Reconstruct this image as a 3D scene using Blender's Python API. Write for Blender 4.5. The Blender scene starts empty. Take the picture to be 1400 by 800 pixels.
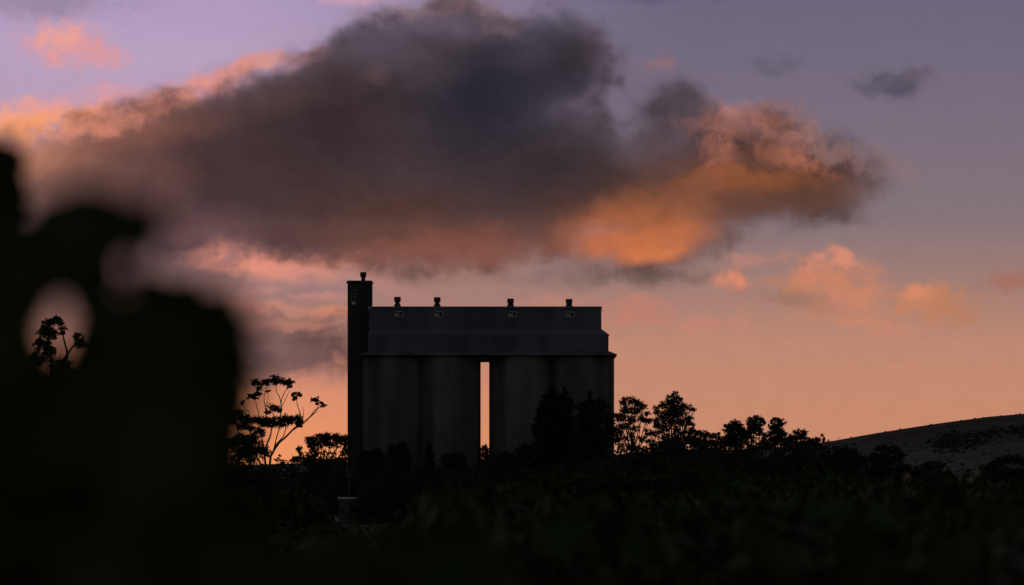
import math
# ------------------------------------------------------------------ sky palette (azimuth / elevation in photo pixels, sRGB colours)
SKY_STRENGTH = 0.1
AMB = (2.0, 1.5, 1.35)          # warm tint added to the ambient dusk light; no cloud is modelled overhead
SKY_LEFT = [(0.0, (176,155,190)), (0.11, (184,160,192)), (0.26, (184,155,178)), (0.45, (152,118,124)), (0.58, (164,122,116)), (0.68, (190,130,112)), (0.78, (224,144,108)), (0.9, (242,150,96))]
SKY_RIGHT = [(0.0, (108,101,125)), (0.2, (120,109,126)), (0.42, (132,115,121)), (0.56, (162,126,116)), (0.68, (192,136,114)), (0.82, (200,138,110)), (0.92, (206,138,102))]
THIN = [
 (40,5,160,26,0,(150,131,156),.8), (480,2,60,9,0,(205,158,178),.8),
 (880,-2,120,10,0,(95,88,112),.6), (1225,116,50,26,8,(82,76,90),.9), (1250,106,26,12,0,(98,84,92),.6), (1190,118,36,10,0,(100,92,106),.5), (1055,90,36,14,0,(98,90,108),.7), (1060,148,50,18,0,(124,103,112),.8), (1030,138,22,9,0,(150,116,118),.5),
 (250,360,200,50,0,(136,102,106),.8), (330,345,90,26,0,(150,108,108),.7), (400,362,130,28,4,(234,148,126),1), (455,374,100,22,6,(222,144,126),.9), (520,388,150,24,0,(184,134,124),.8), (420,402,110,16,0,(150,120,122),.8),
 (360,425,70,12,4,(214,142,124),.8), (450,432,50,9,0,(228,142,106),.8), (390,466,150,38,0,(116,86,82),1), (430,484,140,36,-4,(98,71,70),1), (350,500,110,26,-6,(128,96,94),.8), (330,450,70,30,0,(150,112,108),.6), (440,408,50,8,4,(206,138,124),.7), (360,402,40,9,-4,(196,136,126),.6), (400,446,60,7,3,(190,126,110),.7), (460,462,30,8,0,(150,108,98),.6), (430,512,60,9,-3,(150,108,100),.6), (425,520,100,12,0,(178,122,108),.5),
 (640,372,100,18,-6,(160,114,104),.8), (700,395,220,34,0,(164,124,116),.8), (800,352,90,30,0,(154,120,118),.8), (830,378,140,16,0,(134,108,104),.8), (760,412,60,10,-5,(190,132,116),.6),
]
PUFFS = [
 (95,66,64,28,8,(224,152,152),.9), (84,56,36,20,0,(242,166,148),.7), (135,75,40,16,0,(222,150,150),.6),
 (865,425,56,24,0,(192,126,110),.75), (850,440,40,10,0,(200,126,106),.5), (872,374,80,15,0,(116,90,84),.75), (1000,380,30,14,0,(226,138,106),.9), (1010,392,30,8,10,(176,122,106),.6), (985,440,60,12,0,(198,132,112),.6), (1030,355,44,11,0,(194,130,114),.6),
 (1135,386,66,34,10,(208,130,98),.8), (1140,362,32,14,0,(222,142,116),.85), (1085,398,46,13,20,(192,128,98),.9), (1100,414,66,14,12,(150,112,94),.85), (1150,425,80,20,0,(204,134,104),.45), (1200,445,60,12,10,(206,136,104),.5), (1172,404,34,16,0,(204,134,104),.6),
 (1275,412,58,26,0,(206,130,88),.8), (1250,398,24,14,0,(218,138,104),.85), (1310,418,50,22,0,(180,124,98),.7),  (1390,380,56,15,-8,(164,112,98),.95),
]
RIM = [
 (15,175,80,30,-8,(254,166,112),1), (0,165,46,20,0,(250,160,120),.6), (90,146,70,18,-5,(226,156,160),.8), (120,165,70,24,-8,(250,158,112),.95), (160,128,54,20,0,(220,154,160),.8), (190,152,70,26,-12,(226,150,134),.95), (240,135,66,22,-14,(226,146,130),.95), (285,110,56,18,-18,(230,152,144),.95),
 (345,92,66,16,-16,(224,148,134),.95), (415,78,60,14,-8,(205,148,146),.9), (470,62,56,16,0,(130,116,136),.7), (545,22,56,18,0,(146,120,130),.8), (625,12,66,18,0,(150,118,124),.8), (690,26,36,14,0,(146,116,120),.7), (905,92,26,12,0,(150,110,114),.9), (1010,158,80,26,0,(176,122,114),.9), (1090,186,60,22,18,(160,114,108),.8), (1175,215,70,20,20,(142,112,112),.8), (890,140,80,50,0,(110,100,116),.8),
]
BODY = [
 (650,115,250,125,0), (775,75,95,66,0), (640,45,140,50,0), (530,92,140,70,-12), (430,150,230,98,-18), (290,185,240,95,-18), (150,225,220,90,-14), (30,250,190,84,0),
 (560,250,330,130,0), (430,220,260,120,-6), (720,230,230,135,0), (600,325,210,68,0), (420,300,220,70,0), (230,290,220,86,0), (850,262,180,100,0), (930,178,66,80,-15), (955,240,150,112,0), (1030,236,165,98,0), (1096,244,136,74,6), (1136,250,90,54,8), (890,325,130,70,0),
]
NOTCH = [(842,150,30,58,-20,.42), (872,120,30,40,10,.3)]
BODY_TEX = 2.2
BODY_BASE = (66,53,56)
TINTS = [
 (700,120,190,120,0,(43,41,52),1), (650,150,130,80,0,(39,36,46),.8), (600,30,130,40,0,(94,83,96),.85), (570,95,70,40,0,(76,64,72),.6), (740,50,60,36,0,(62,60,72),.7), (520,75,80,34,0,(86,76,88),.8), (450,175,150,70,0,(54,42,46),.95), (340,140,110,44,-14,(84,62,62),.8),
 (300,235,150,84,0,(68,48,49),.95), (150,240,130,66,0,(112,76,70),.9), (180,185,130,34,-10,(130,84,72),.9), (40,215,100,50,0,(182,120,96),.95), (20,290,150,60,0,(146,104,96),.9), (270,320,130,46,0,(104,74,76),.9), (210,260,70,50,0,(94,66,64),.7),
 (430,270,170,46,0,(70,50,50),.8), (620,335,220,44,0,(124,78,65),1), (470,315,150,30,0,(100,68,62),.7), (560,280,170,28,0,(82,54,46),.7), (800,282,110,36,0,(90,58,48),.8), (760,235,120,46,0,(56,45,47),.7), (905,200,60,60,0,(88,74,82),.8), (860,195,40,36,0,(92,80,90),.8),
 (1000,260,180,74,0,(108,68,52),1), (900,295,90,44,0,(156,94,64),.9), (1110,268,110,40,0,(97,64,52),.95), (1180,266,44,32,0,(108,82,78),.8), (955,165,30,46,0,(70,60,68),.8),
]
GLOW = [
 (870,318,120,44,0,(170,98,64),.9), (820,335,60,34,0,(168,108,92),.7), (868,342,88,24,0,(200,111,69),.9), (925,322,70,22,-6,(188,108,70),.8), (940,270,60,30,-20,(132,80,58),.6), (1020,250,90,20,0,(134,80,52),.7), (620,345,160,24,0,(132,82,68),.6),
]
LIT = [
 (880,346,60,12,0,(222,130,80),.35),
 (1010,170,90,28,0,(162,102,86),.8), (1075,198,50,20,20,(152,98,84),.75), (985,210,30,30,0,(170,106,88),.8), (988,236,40,14,0,(160,92,60),.8), (1085,222,60,16,18,(174,106,82),.8), (1040,248,90,16,0,(136,80,50),.7), (1010,212,14,30,15,(104,68,60),.6), (1055,205,14,24,-10,(110,74,64),.5), (950,255,60,22,-10,(134,82,62),.6),
 (1150,214,76,22,22,(146,110,106),.85), (512,110,30,14,0,(100,72,70),.4), (300,114,80,20,-15,(176,114,104),.75), (110,182,90,20,-8,(206,128,102),.85), (200,156,70,16,-12,(178,114,98),.7), (640,12,44,10,0,(130,98,104),.6), (690,40,30,14,0,(112,92,98),.5), (390,92,60,12,-12,(130,92,94),.6),
]
OVER = [(925,150,36,55,10,(86,76,88),.5), (490,55,36,18,0,(96,86,104),.5)]
CLOUD_TEX = 0.6
import bpy, bmesh, math, random
import numpy as np
from mathutils import Vector, Matrix, Euler

random.seed(7)
rng = np.random.default_rng(7)
scene = bpy.context.scene
COL = scene.collection
R = math.radians

# ------------------------------------------------------------------ camera
# A 200 mm lens at f/4, eye height among the vines, looking north (+Y).
CAM_Z = 1.7
K = 36.0 / 200.0 / 1400.0            # radians per pixel of the 1400 px wide photograph
HOR = 700.0                           # row of the true horizon in the photograph

def at(px, py, D):
    """world point seen at photo pixel (px, py) when it stands D metres north of the camera"""
    return Vector(((px - 700.0) * K * D, D, CAM_Z - (py - HOR) * K * D))

cam_data = bpy.data.cameras.new('camera')
cam = bpy.data.objects.new('camera', cam_data)
COL.objects.link(cam)
cam.location = (0, 0, CAM_Z)
cam.rotation_euler = (R(90), 0, 0)
cam_data.sensor_width = 36
cam_data.lens = 200
cam_data.shift_y = (HOR - 400.0) / 1400.0
cam_data.clip_start = 0.2
cam_data.clip_end = 60000
cam_data.dof.use_dof = True
cam_data.dof.focus_distance = 1000
cam_data.dof.aperture_fstop = 4.0
scene.camera = cam

scene.view_settings.view_transform = 'Standard'
scene.view_settings.look = 'None'
scene.view_settings.exposure = 0
scene.view_settings.gamma = 1
scene.view_settings.use_curve_mapping = False
scene.render.engine = 'CYCLES'
scene.cycles.use_denoising = True
scene.cycles.max_bounces = 5
scene.cycles.transparent_max_bounces = 4
scene.cycles.sample_clamp_indirect = 4

# ------------------------------------------------------------------ sky and light
SUN_EL, SUN_AZ = R(0.6), R(-4.0)      # just setting, a little left of the silos

def s2l(c):
    out = []
    for v in c:
        v /= 255.0
        out.append(v / 12.92 if v <= 0.04045 else ((v + 0.055) / 1.055) ** 2.4)
    return out

world = bpy.data.worlds.new('World')
scene.world = world
world.use_nodes = True
NT = world.node_tree
NT.nodes.clear()

def N(kind, **kw):
    n = NT.nodes.new(kind)
    for k, v in kw.items():
        setattr(n, k, v)
    return n
def link(a, b):
    NT.links.new(a, b)
def setin(sock, v):
    if isinstance(v, bpy.types.NodeSocket):
        link(v, sock)
    else:
        sock.default_value = v
def M(op, a, b=0.0, c=None, clamp=False):
    n = N('ShaderNodeMath', operation=op, use_clamp=clamp)
    setin(n.inputs[0], a); setin(n.inputs[1], b)
    if c is not None: setin(n.inputs[2], c)
    return n.outputs[0]
def VM(op, a, b=None):
    n = N('ShaderNodeVectorMath', operation=op)
    setin(n.inputs[0], a)
    if b is not None: setin(n.inputs[3 if op == 'SCALE' else 1], b)
    return n.outputs['Value' if op == 'LENGTH' else 'Vector']
def smooth(v, a, b, lo=0.0, hi=1.0):
    n = N('ShaderNodeMapRange', interpolation_type='SMOOTHSTEP', clamp=False)
    setin(n.inputs[0], v)
    for i, x in enumerate((a, b, lo, hi)): n.inputs[i + 1].default_value = x
    return n.outputs[0]
def mixc(fac, a, b):
    n = N('ShaderNodeMix', data_type='RGBA')
    setin(n.inputs[0], fac)
    setin(n.inputs[6], a if isinstance(a, bpy.types.NodeSocket) else (*s2l(a), 1))
    setin(n.inputs[7], b if isinstance(b, bpy.types.NodeSocket) else (*s2l(b), 1))
    return n.outputs[2]
def noise(vec, scale, detail=5, rough=0.55, out='Fac', sx=1, sy=1, off=0):
    m = N('ShaderNodeMapping')
    link(vec, m.inputs[0]); m.inputs[1].default_value = (off, off * .7, off * .3); m.inputs[3].default_value = (sx, sy, 1)
    n = N('ShaderNodeTexNoise')
    link(m.outputs[0], n.inputs['Vector'])
    n.inputs['Scale'].default_value = scale; n.inputs['Detail'].default_value = detail
    n.inputs['Roughness'].default_value = rough
    return n.outputs[out]

geo = N('ShaderNodeTexCoord').outputs['Generated']       # the direction looked in
sep = N('ShaderNodeSeparateXYZ'); link(geo, sep.inputs[0])
az = M('ARCTAN2', sep.outputs[0], sep.outputs[1])
el = M('ARCSINE', sep.outputs[2])
# azimuth and elevation in units of 100 photo pixels (0.74 degrees); Y grows downward from 9.0 degrees
U = M('MULTIPLY_ADD', az, 1 / K / 100, 7.0)
V = M('MULTIPLY_ADD', el, -1 / K / 100, HOR / 100)
cmb = N('ShaderNodeCombineXYZ'); link(U, cmb.inputs[0]); link(V, cmb.inputs[1]); cmb.inputs[2].default_value = 1.0
P0 = cmb.outputs[0]

def warp(P, scale, amt, off, detail=4, sx=1, sy=1):
    c = N('ShaderNodeSeparateColor')
    link(noise(P, scale, detail, 0.55, 'Color', sx, sy, off), c.inputs[0])
    v = N('ShaderNodeCombineXYZ')
    link(M('MULTIPLY_ADD', c.outputs[0], amt, -amt / 2), v.inputs[0])
    link(M('MULTIPLY_ADD', c.outputs[1], amt, -amt / 2), v.inputs[1])
    return VM('ADD', P, v.outputs[0])
def scaled(col, k):
    """a colour times a number"""
    c = N('ShaderNodeCombineColor')
    for i in range(3): setin(c.inputs[i], k)
    n = N('ShaderNodeMix', data_type='RGBA', blend_type='MULTIPLY')
    n.inputs[0].default_value = 1.0
    link(col, n.inputs[6]); link(c.outputs[0], n.inputs[7])
    return n.outputs[2]
P = warp(P0, 1.1, 0.42, 3.1, 3)
PW = warp(P, 2.4, 0.22, 8.7, 3)           # finely torn, for edges

PS = warp(P, 2.0, 0.16, 8.7, 2)          # softly torn, for the big body

def ell(cx, cy, rx, ry, rot=0.0, inner=0.0, vec=None):
    """1 at the middle of a soft tilted ellipse, 0 at its rim (P carries z = 1, so a dot product also shifts)"""
    c, sn = math.cos(R(rot)), math.sin(R(rot))
    cx, cy, rx, ry = cx / 100, cy / 100, rx / 100, ry / 100
    out = []
    for ax, ay, r in ((c, sn, rx), (-sn, c, ry)):
        n = N('ShaderNodeVectorMath', operation='DOT_PRODUCT')
        link(vec or P, n.inputs[0])
        n.inputs[1].default_value = (ax / r, ay / r, -(ax * cx + ay * cy) / r)
        out.append(n.outputs['Value'])
    d = M('SQRT', M('MULTIPLY_ADD', out[0], out[0], M('MULTIPLY', out[1], out[1])))
    return smooth(d, inner, 1.0, 1.0, 0.0)

# two scales of cloud structure
fb1 = M('SUBTRACT', noise(PW, 1.5, 8, 0.6, sx=0.85, sy=1.1, off=1.7), 0.5)
fb2 = M('SUBTRACT', noise(PW, 4.2, 5, 0.6, sx=0.85, sy=1.1, off=5.3), 0.5)
fbs = M('ADD', fb1, M('MULTIPLY', fb2, 0.5))

# billows for the lit sides
fb3 = M('SUBTRACT', noise(PW, 2.7, 7, 0.62, sx=1.15, sy=0.9, off=9.2), 0.5)
fl = M('MULTIPLY', M('ADD', fb3, M('MULTIPLY', fb2, 0.5)), 2.3)

# clear dusk sky
def ramp(v, stops):
    n = N('ShaderNodeValToRGB')
    setin(n.inputs[0], v)
    cr = n.color_ramp
    cr.interpolation = 'EASE' if len(stops) < 3 else 'LINEAR'
    while len(cr.elements) < len(stops): cr.elements.new(0.5)
    for e, (p, c) in zip(cr.elements, stops):
        e.position = p; e.color = (*s2l(c), 1)
    return n.outputs[0]
v01 = M('MULTIPLY', V, 1 / 7.0)
left = ramp(v01, SKY_LEFT)
right = ramp(v01, SKY_RIGHT)
sky = mixc(smooth(U, 2.6, 9.6), left, right)

def soft(sky, items, tex=2.2, vec=None):
    """thin cloud: each item (cx, cy, rx, ry, rot, colour, strength)"""
    t = M('MULTIPLY', fbs, tex) if tex != 'billow' else fl
    for cx, cy, rx, ry, rot, c, k in items:
        e = ell(cx, cy, rx * 1.7, ry * 1.7, rot, 0.0, vec or PW)
        a = smooth(M('MULTIPLY_ADD', t, smooth(e, 0.0, 0.35), e), 0.0, 1.15, 0.0, k)
        sky = mixc(a, sky, c)
    return sky

sky = soft(sky, THIN)
sky = soft(sky, PUFFS, 'billow')
# lit edge behind the big cloud
sky = soft(sky, RIM, 2.4)
# the big cloud
body = None
for b in BODY:
    e = ell(b[0], b[1], b[2] * 1.22, b[3] * 1.22, b[4], 0.0, PS)
    # soft union: 1 - (1 - a)(1 - b)
    body = M('MULTIPLY_ADD', e, -1.0, 1.0) if body is None else M('MULTIPLY', body, M('MULTIPLY_ADD', e, -1.0, 1.0))
body = M('MULTIPLY_ADD', body, -1.0, 1.0)
for cx, cy, rx, ry, rot, k in NOTCH:
    body = M('SUBTRACT', body, M('MULTIPLY', ell(cx, cy, rx, ry, rot, 0.0, PW), k))
edge = M('MULTIPLY', smooth(body, 0.0, 0.4), smooth(body, 0.5, 0.95, 1.0, 0.0))
fbb = M('SUBTRACT', noise(P, 1.6, 5, 0.52, sx=0.85, sy=1.0, off=2.2), 0.5)
alpha = smooth(M('ADD', body, M('MULTIPLY', fbb, M('MULTIPLY', edge, BODY_TEX))), 0.0, 1.02)
cc = mixc(0.0, BODY_BASE, BODY_BASE)
for cx, cy, rx, ry, rot, c, k in TINTS:
    cc = mixc(M('MULTIPLY', ell(cx, cy, rx * 1.3, ry * 1.3, rot, 0.0, P), k), cc, c)
for cx, cy, rx, ry, rot, c, k in GLOW:
    e = ell(cx, cy, rx * 1.5, ry * 1.5, rot, 0.0, PS)
    cc = mixc(smooth(M('MULTIPLY_ADD', fbb, M('MULTIPLY', e, 1.3), e), 0.0, 1.0, 0.0, k), cc, c)
for cx, cy, rx, ry, rot, c, k in LIT:
    e = ell(cx, cy, rx * 1.6, ry * 1.6, rot, 0.0, PW)
    cc = mixc(smooth(M('MULTIPLY_ADD', fl, smooth(e, 0.0, 0.45), e), 0.0, 1.2, 0.0, k * 0.85), cc, c)
gain = M('MULTIPLY_ADD', fbs, CLOUD_TEX, 1.0)
sky = mixc(alpha, sky, scaled(cc, gain))
sky = soft(sky, OVER, 2.6)
fine = M('MULTIPLY_ADD', fb2, 0.10, 1.0)
glow = scaled(sky, fine)

# the afterglow fills the north-western sky; the rest is the dim Nishita dusk sky with an added warm tint
aw = smooth(M('ABSOLUTE', az), 0.14, 0.55, 1.0, 0.0)
ew = smooth(el, 0.10, 0.30, 1.0, 0.0)
wgt = M('MULTIPLY', M('MULTIPLY', aw, ew), smooth(el, -0.06, -0.01))
st = N('ShaderNodeTexSky', sky_type='NISHITA', sun_disc=False)
st.sun_elevation = SUN_EL; st.sun_rotation = SUN_AZ
st.air_density = 1.0; st.dust_density = 1.0; st.ozone_density = 2.0
ambn = N('ShaderNodeMix', data_type='RGBA', blend_type='MULTIPLY')
ambn.inputs[0].default_value = 1.0; link(st.outputs[0], ambn.inputs[6]); ambn.inputs[7].default_value = (*AMB, 1)
amb = ambn.outputs[2]
b1 = N('ShaderNodeBackground'); link(amb, b1.inputs[0]); b1.inputs[1].default_value = SKY_STRENGTH
b2 = N('ShaderNodeBackground'); link(glow, b2.inputs[0]); b2.inputs[1].default_value = 1.0
bg = N('ShaderNodeMixShader'); link(wgt, bg.inputs[0]); link(b1.outputs[0], bg.inputs[1]); link(b2.outputs[0], bg.inputs[2])
wo = N('ShaderNodeOutputWorld'); link(bg.outputs[0], wo.inputs[0])
world.cycles.sampling_method = 'MANUAL'
world.cycles.sample_map_resolution = 1024

sun_d = bpy.data.lights.new('sun', 'SUN')
sun = bpy.data.objects.new('sun', sun_d); COL.objects.link(sun)
sun_d.energy = 0.05; sun_d.angle = R(0.5); sun_d.color = (1.0, 0.62, 0.38)
sd = Vector((math.sin(SUN_AZ) * math.cos(SUN_EL), math.cos(SUN_AZ) * math.cos(SUN_EL), math.sin(SUN_EL)))
sun.rotation_euler = sd.to_track_quat('Z', 'Y').to_euler()
# ------------------------------------------------------------------ helpers for things and parts
def tag(o, label=None, cat=None, group=None, kind=None):
    if label: o['label'] = label
    if cat: o['category'] = cat
    if group: o['group'] = group
    if kind: o['kind'] = kind
    return o

def thing(name, label, cat, loc, group=None, rz=0.0):
    o = bpy.data.objects.new(name, None)
    o.empty_display_size = 0.5
    COL.objects.link(o)
    o.location = loc; o.rotation_euler = (0, 0, rz)
    return tag(o, label, cat, group)

def mesh_obj(name, verts, faces, mat, parent=None, smooth_=False):
    """one mesh object; verts are given in the parent's local space"""
    me = bpy.data.meshes.new(name)
    me.from_pydata([tuple(v) for v in verts], [], [tuple(f) for f in faces])
    me.materials.append(mat)
    if smooth_:
        me.polygons.foreach_set('use_smooth', [True] * len(me.polygons))
    me.update()
    o = bpy.data.objects.new(name, me)
    COL.objects.link(o)
    if parent is not None: o.parent = parent
    return o

class MB:
    """collects pieces of ONE part"""
    def __init__(self): self.v = []; self.f = []
    def add(self, v, f):
        b = len(self.v)
        self.v += [Vector(p) for p in v]; self.f += [tuple(i + b for i in q) for q in f]
        return self
    def box(self, x0, x1, y0, y1, z0, z1):
        return self.add([(x0,y0,z0),(x1,y0,z0),(x1,y1,z0),(x0,y1,z0),(x0,y0,z1),(x1,y0,z1),(x1,y1,z1),(x0,y1,z1)],
                        [(0,3,2,1),(4,5,6,7),(0,1,5,4),(1,2,6,5),(2,3,7,6),(3,0,4,7)])
    def lathe(self, cx, cy, prof, n=24):
        """prof: list of (radius, z), closed at both ends"""
        v, f = [], []
        for r, z in prof:
            for k in range(n):
                a = 2 * math.pi * k / n
                v.append((cx + r * math.cos(a), cy + r * math.sin(a), z))
        for i in range(len(prof) - 1):
            for k in range(n):
                k2 = (k + 1) % n
                f.append((i*n+k, i*n+k2, (i+1)*n+k2, (i+1)*n+k))
        f.append(tuple(reversed(range(n)))); f.append(tuple((len(prof)-1)*n + k for k in range(n)))
        return self.add(v, f)
    def tube(self, pts, radii, n=6):
        pts = [Vector(p) for p in pts]
        v, f = [], []
        up = Vector((0.31, 0.9, 0.27)).normalized()
        for i, p in enumerate(pts):
            d = (pts[min(i+1, len(pts)-1)] - pts[max(i-1, 0)]).normalized()
            a = d.cross(up)
            if a.length < 1e-4: a = d.cross(Vector((1, 0, 0)))
            a.normalize(); b = d.cross(a)
            for k in range(n):
                t = 2 * math.pi * k / n
                v.append(p + (a * math.cos(t) + b * math.sin(t)) * radii[i])
        for i in range(len(pts) - 1):
            for k in range(n):
                k2 = (k + 1) % n
                f.append((i*n+k, i*n+k2, (i+1)*n+k2, (i+1)*n+k))
        f.append(tuple(range(n))); f.append(tuple((len(pts)-1)*n + k for k in reversed(range(n))))
        return self.add(v, f)
    def build(self, name, mat, parent=None, smooth_=False):
        return mesh_obj(name, self.v, self.f, mat, parent, smooth_)

# ------------------------------------------------------------------ materials
def material(name, build):
    m = bpy.data.materials.new(name); m.use_nodes = True
    nt = m.node_tree
    bsdf = nt.nodes['Principled BSDF']
    build(nt, bsdf)
    return m

def noise_mix(nt, bsdf, c1, c2, scale, detail=5, stretch=(1,1,1), lo=0.35, hi=0.65, coord='Object', bump=0.0, rough=0.8, spec=0.3):
    tc = nt.nodes.new('ShaderNodeTexCoord'); mp = nt.nodes.new('ShaderNodeMapping')
    nt.links.new(tc.outputs[coord], mp.inputs[0]); mp.inputs[3].default_value = stretch
    nz = nt.nodes.new('ShaderNodeTexNoise'); nt.links.new(mp.outputs[0], nz.inputs['Vector'])
    nz.inputs['Scale'].default_value = scale; nz.inputs['Detail'].default_value = detail
    mr = nt.nodes.new('ShaderNodeMapRange'); nt.links.new(nz.outputs[0], mr.inputs[0])
    mr.inputs[1].default_value = lo; mr.inputs[2].default_value = hi
    mx = nt.nodes.new('ShaderNodeMix'); mx.data_type = 'RGBA'
    nt.links.new(mr.outputs[0], mx.inputs[0]); mx.inputs[6].default_value = (*c1, 1); mx.inputs[7].default_value = (*c2, 1)
    nt.links.new(mx.outputs[2], bsdf.inputs['Base Color'])
    bsdf.inputs['Roughness'].default_value = rough
    bsdf.inputs['Specular IOR Level'].default_value = spec
    if bump:
        b = nt.nodes.new('ShaderNodeBump'); nt.links.new(nz.outputs[0], b.inputs['Height'])
        b.inputs['Strength'].default_value = bump
        nt.links.new(b.outputs[0], bsdf.inputs['Normal'])
    return mx, mp

def concrete(nt, bsdf):
    # slip-formed concrete: lift bands across, rain streaks down, blotches
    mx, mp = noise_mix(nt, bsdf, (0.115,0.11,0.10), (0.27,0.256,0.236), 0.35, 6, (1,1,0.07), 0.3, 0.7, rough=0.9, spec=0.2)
    nz = nt.nodes.new('ShaderNodeTexNoise'); nz.inputs['Scale'].default_value = 0.22; nz.inputs['Detail'].default_value = 6
    tc = nt.nodes.new('ShaderNodeTexCoord'); nt.links.new(tc.outputs['Object'], nz.inputs['Vector'])
    sp = nt.nodes.new('ShaderNodeSeparateXYZ'); nt.links.new(tc.outputs['Object'], sp.inputs[0])
    wv = nt.nodes.new('ShaderNodeMath'); wv.operation = 'PINGPONG'; nt.links.new(sp.outputs[2], wv.inputs[0]); wv.inputs[1].default_value = 1.5
    mr = nt.nodes.new('ShaderNodeMapRange'); nt.links.new(wv.outputs[0], mr.inputs[0]); mr.inputs[1].default_value = 0.0; mr.inputs[2].default_value = 0.25; mr.inputs[3].default_value = 0.93; mr.inputs[4].default_value = 1.0
    ad = nt.nodes.new('ShaderNodeMath'); ad.operation = 'MULTIPLY_ADD'; nt.links.new(nz.outputs[0], ad.inputs[0]); ad.inputs[1].default_value = 0.9; ad.inputs[2].default_value = 0.5
    m2 = nt.nodes.new('ShaderNodeMath'); m2.operation = 'MULTIPLY'; nt.links.new(ad.outputs[0], m2.inputs[0]); nt.links.new(mr.outputs[0], m2.inputs[1])
    sc = nt.nodes.new('ShaderNodeVectorMath'); sc.operation = 'SCALE'; nt.links.new(mx.outputs[2], sc.inputs[0]); nt.links.new(m2.outputs[0], sc.inputs[3])
    nt.links.new(sc.outputs[0], bsdf.inputs['Base Color'])
M_CONC = material('concrete', concrete)

def sheet(nt, bsdf, c1=(0.10,0.11,0.135), c2=(0.18,0.19,0.22)):
    mx, mp = noise_mix(nt, bsdf, c1, c2, 0.25, 5, (1,1,0.15), rough=0.6, spec=0.35)
    tc = nt.nodes.new('ShaderNodeTexCoord')
    sp = nt.nodes.new('ShaderNodeSeparateXYZ'); nt.links.new(tc.outputs['Object'], sp.inputs[0])
    w = nt.nodes.new('ShaderNodeMath'); w.operation = 'PINGPONG'; nt.links.new(sp.outputs[0], w.inputs[0]); w.inputs[1].default_value = 0.1
    b = nt.nodes.new('ShaderNodeBump'); nt.links.new(w.outputs[0], b.inputs['Height']); b.inputs['Distance'].default_value = 0.3; b.inputs['Strength'].default_value = 0.6
    nt.links.new(b.outputs[0], bsdf.inputs['Normal'])
M_SHEET = material('blue grey sheet steel', sheet)
M_APRON = material('grey roof sheet', lambda nt, b: sheet(nt, b, (0.16,0.165,0.185), (0.21,0.215,0.23)))
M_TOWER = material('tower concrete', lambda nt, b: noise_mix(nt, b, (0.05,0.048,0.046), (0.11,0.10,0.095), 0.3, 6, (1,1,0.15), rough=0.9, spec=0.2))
M_DARKMETAL = material('dark metal', lambda nt, b: noise_mix(nt, b, (0.04,0.04,0.042), (0.08,0.075,0.07), 1.5, 4, rough=0.55))
M_PALE = material('pale window paint', lambda nt, b: noise_mix(nt, b, (0.55,0.53,0.48), (0.72,0.70,0.64), 2.0, 4, rough=0.6))
M_DULL = material('weathered grey frame', lambda nt, b: noise_mix(nt, b, (0.20,0.19,0.18), (0.34,0.32,0.30), 2.0, 4, rough=0.7))
M_INFILL = material('pale louvre', lambda nt, b: noise_mix(nt, b, (0.62,0.58,0.50), (0.80,0.76,0.68), 3.0, 3, rough=0.7))
def glass(nt, b):
    noise_mix(nt, b, (0.012,0.013,0.016), (0.025,0.026,0.03), 2.0, 3, rough=0.35, spec=0.4)
M_GLASS = material('window glass', glass)
M_SHED = material('pale blue shed sheet', lambda nt, b: sheet(nt, b, (0.07,0.078,0.115), (0.12,0.13,0.18)))
M_SHEDROOF = material('shed roof sheet', lambda nt, b: noise_mix(nt, b, (0.10,0.105,0.14), (0.16,0.165,0.20), 1.0, 4, rough=0.5))
M_POLE = material('weathered timber pole', lambda nt, b: noise_mix(nt, b, (0.07,0.06,0.05), (0.13,0.115,0.10), 3.0, 5, (1,1,0.1), rough=0.9))
M_BARK = material('bark', lambda nt, b: noise_mix(nt, b, (0.035,0.028,0.022), (0.075,0.06,0.048), 2.0, 5, (1,1,0.25), rough=0.95, spec=0.1))
M_PALEBARK = material('smooth gum bark', lambda nt, b: noise_mix(nt, b, (0.07,0.055,0.045), (0.16,0.13,0.11), 1.2, 5, (1,1,0.3), rough=0.9, spec=0.1))
M_GUM = material('gum leaves', lambda nt, b: noise_mix(nt, b, (0.022,0.030,0.018), (0.050,0.060,0.036), 0.7, 4, rough=0.75, spec=0.1))
M_PINE = material('pine needles', lambda nt, b: noise_mix(nt, b, (0.016,0.026,0.016), (0.034,0.046,0.026), 0.8, 4, rough=0.7, spec=0.2))
M_SHRUB = material('shrub leaves', lambda nt, b: noise_mix(nt, b, (0.020,0.032,0.014), (0.048,0.062,0.028), 0.9, 4, rough=0.75, spec=0.1))
def vine_leaf(nt, b):
    noise_mix(nt, b, (0.028,0.048,0.008), (0.058,0.082,0.016), 3.0, 5, rough=0.6, spec=0.15)
M_SCRUB = material('dry scrub', lambda nt, b: noise_mix(nt, b, (0.045,0.042,0.03), (0.10,0.09,0.065), 0.4, 4, rough=0.9, spec=0.1))
M_GREEN = material('fresh shrub leaves', lambda nt, b: noise_mix(nt, b, (0.034,0.052,0.012), (0.062,0.088,0.022), 0.6, 4, rough=0.75, spec=0.1))
M_VINE = material('vine leaves', vine_leaf)
M_CANE = material('vine cane', lambda nt, b: noise_mix(nt, b, (0.05,0.035,0.02), (0.10,0.07,0.04), 12.0, 4, (1,1,0.3), rough=0.8))

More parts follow.
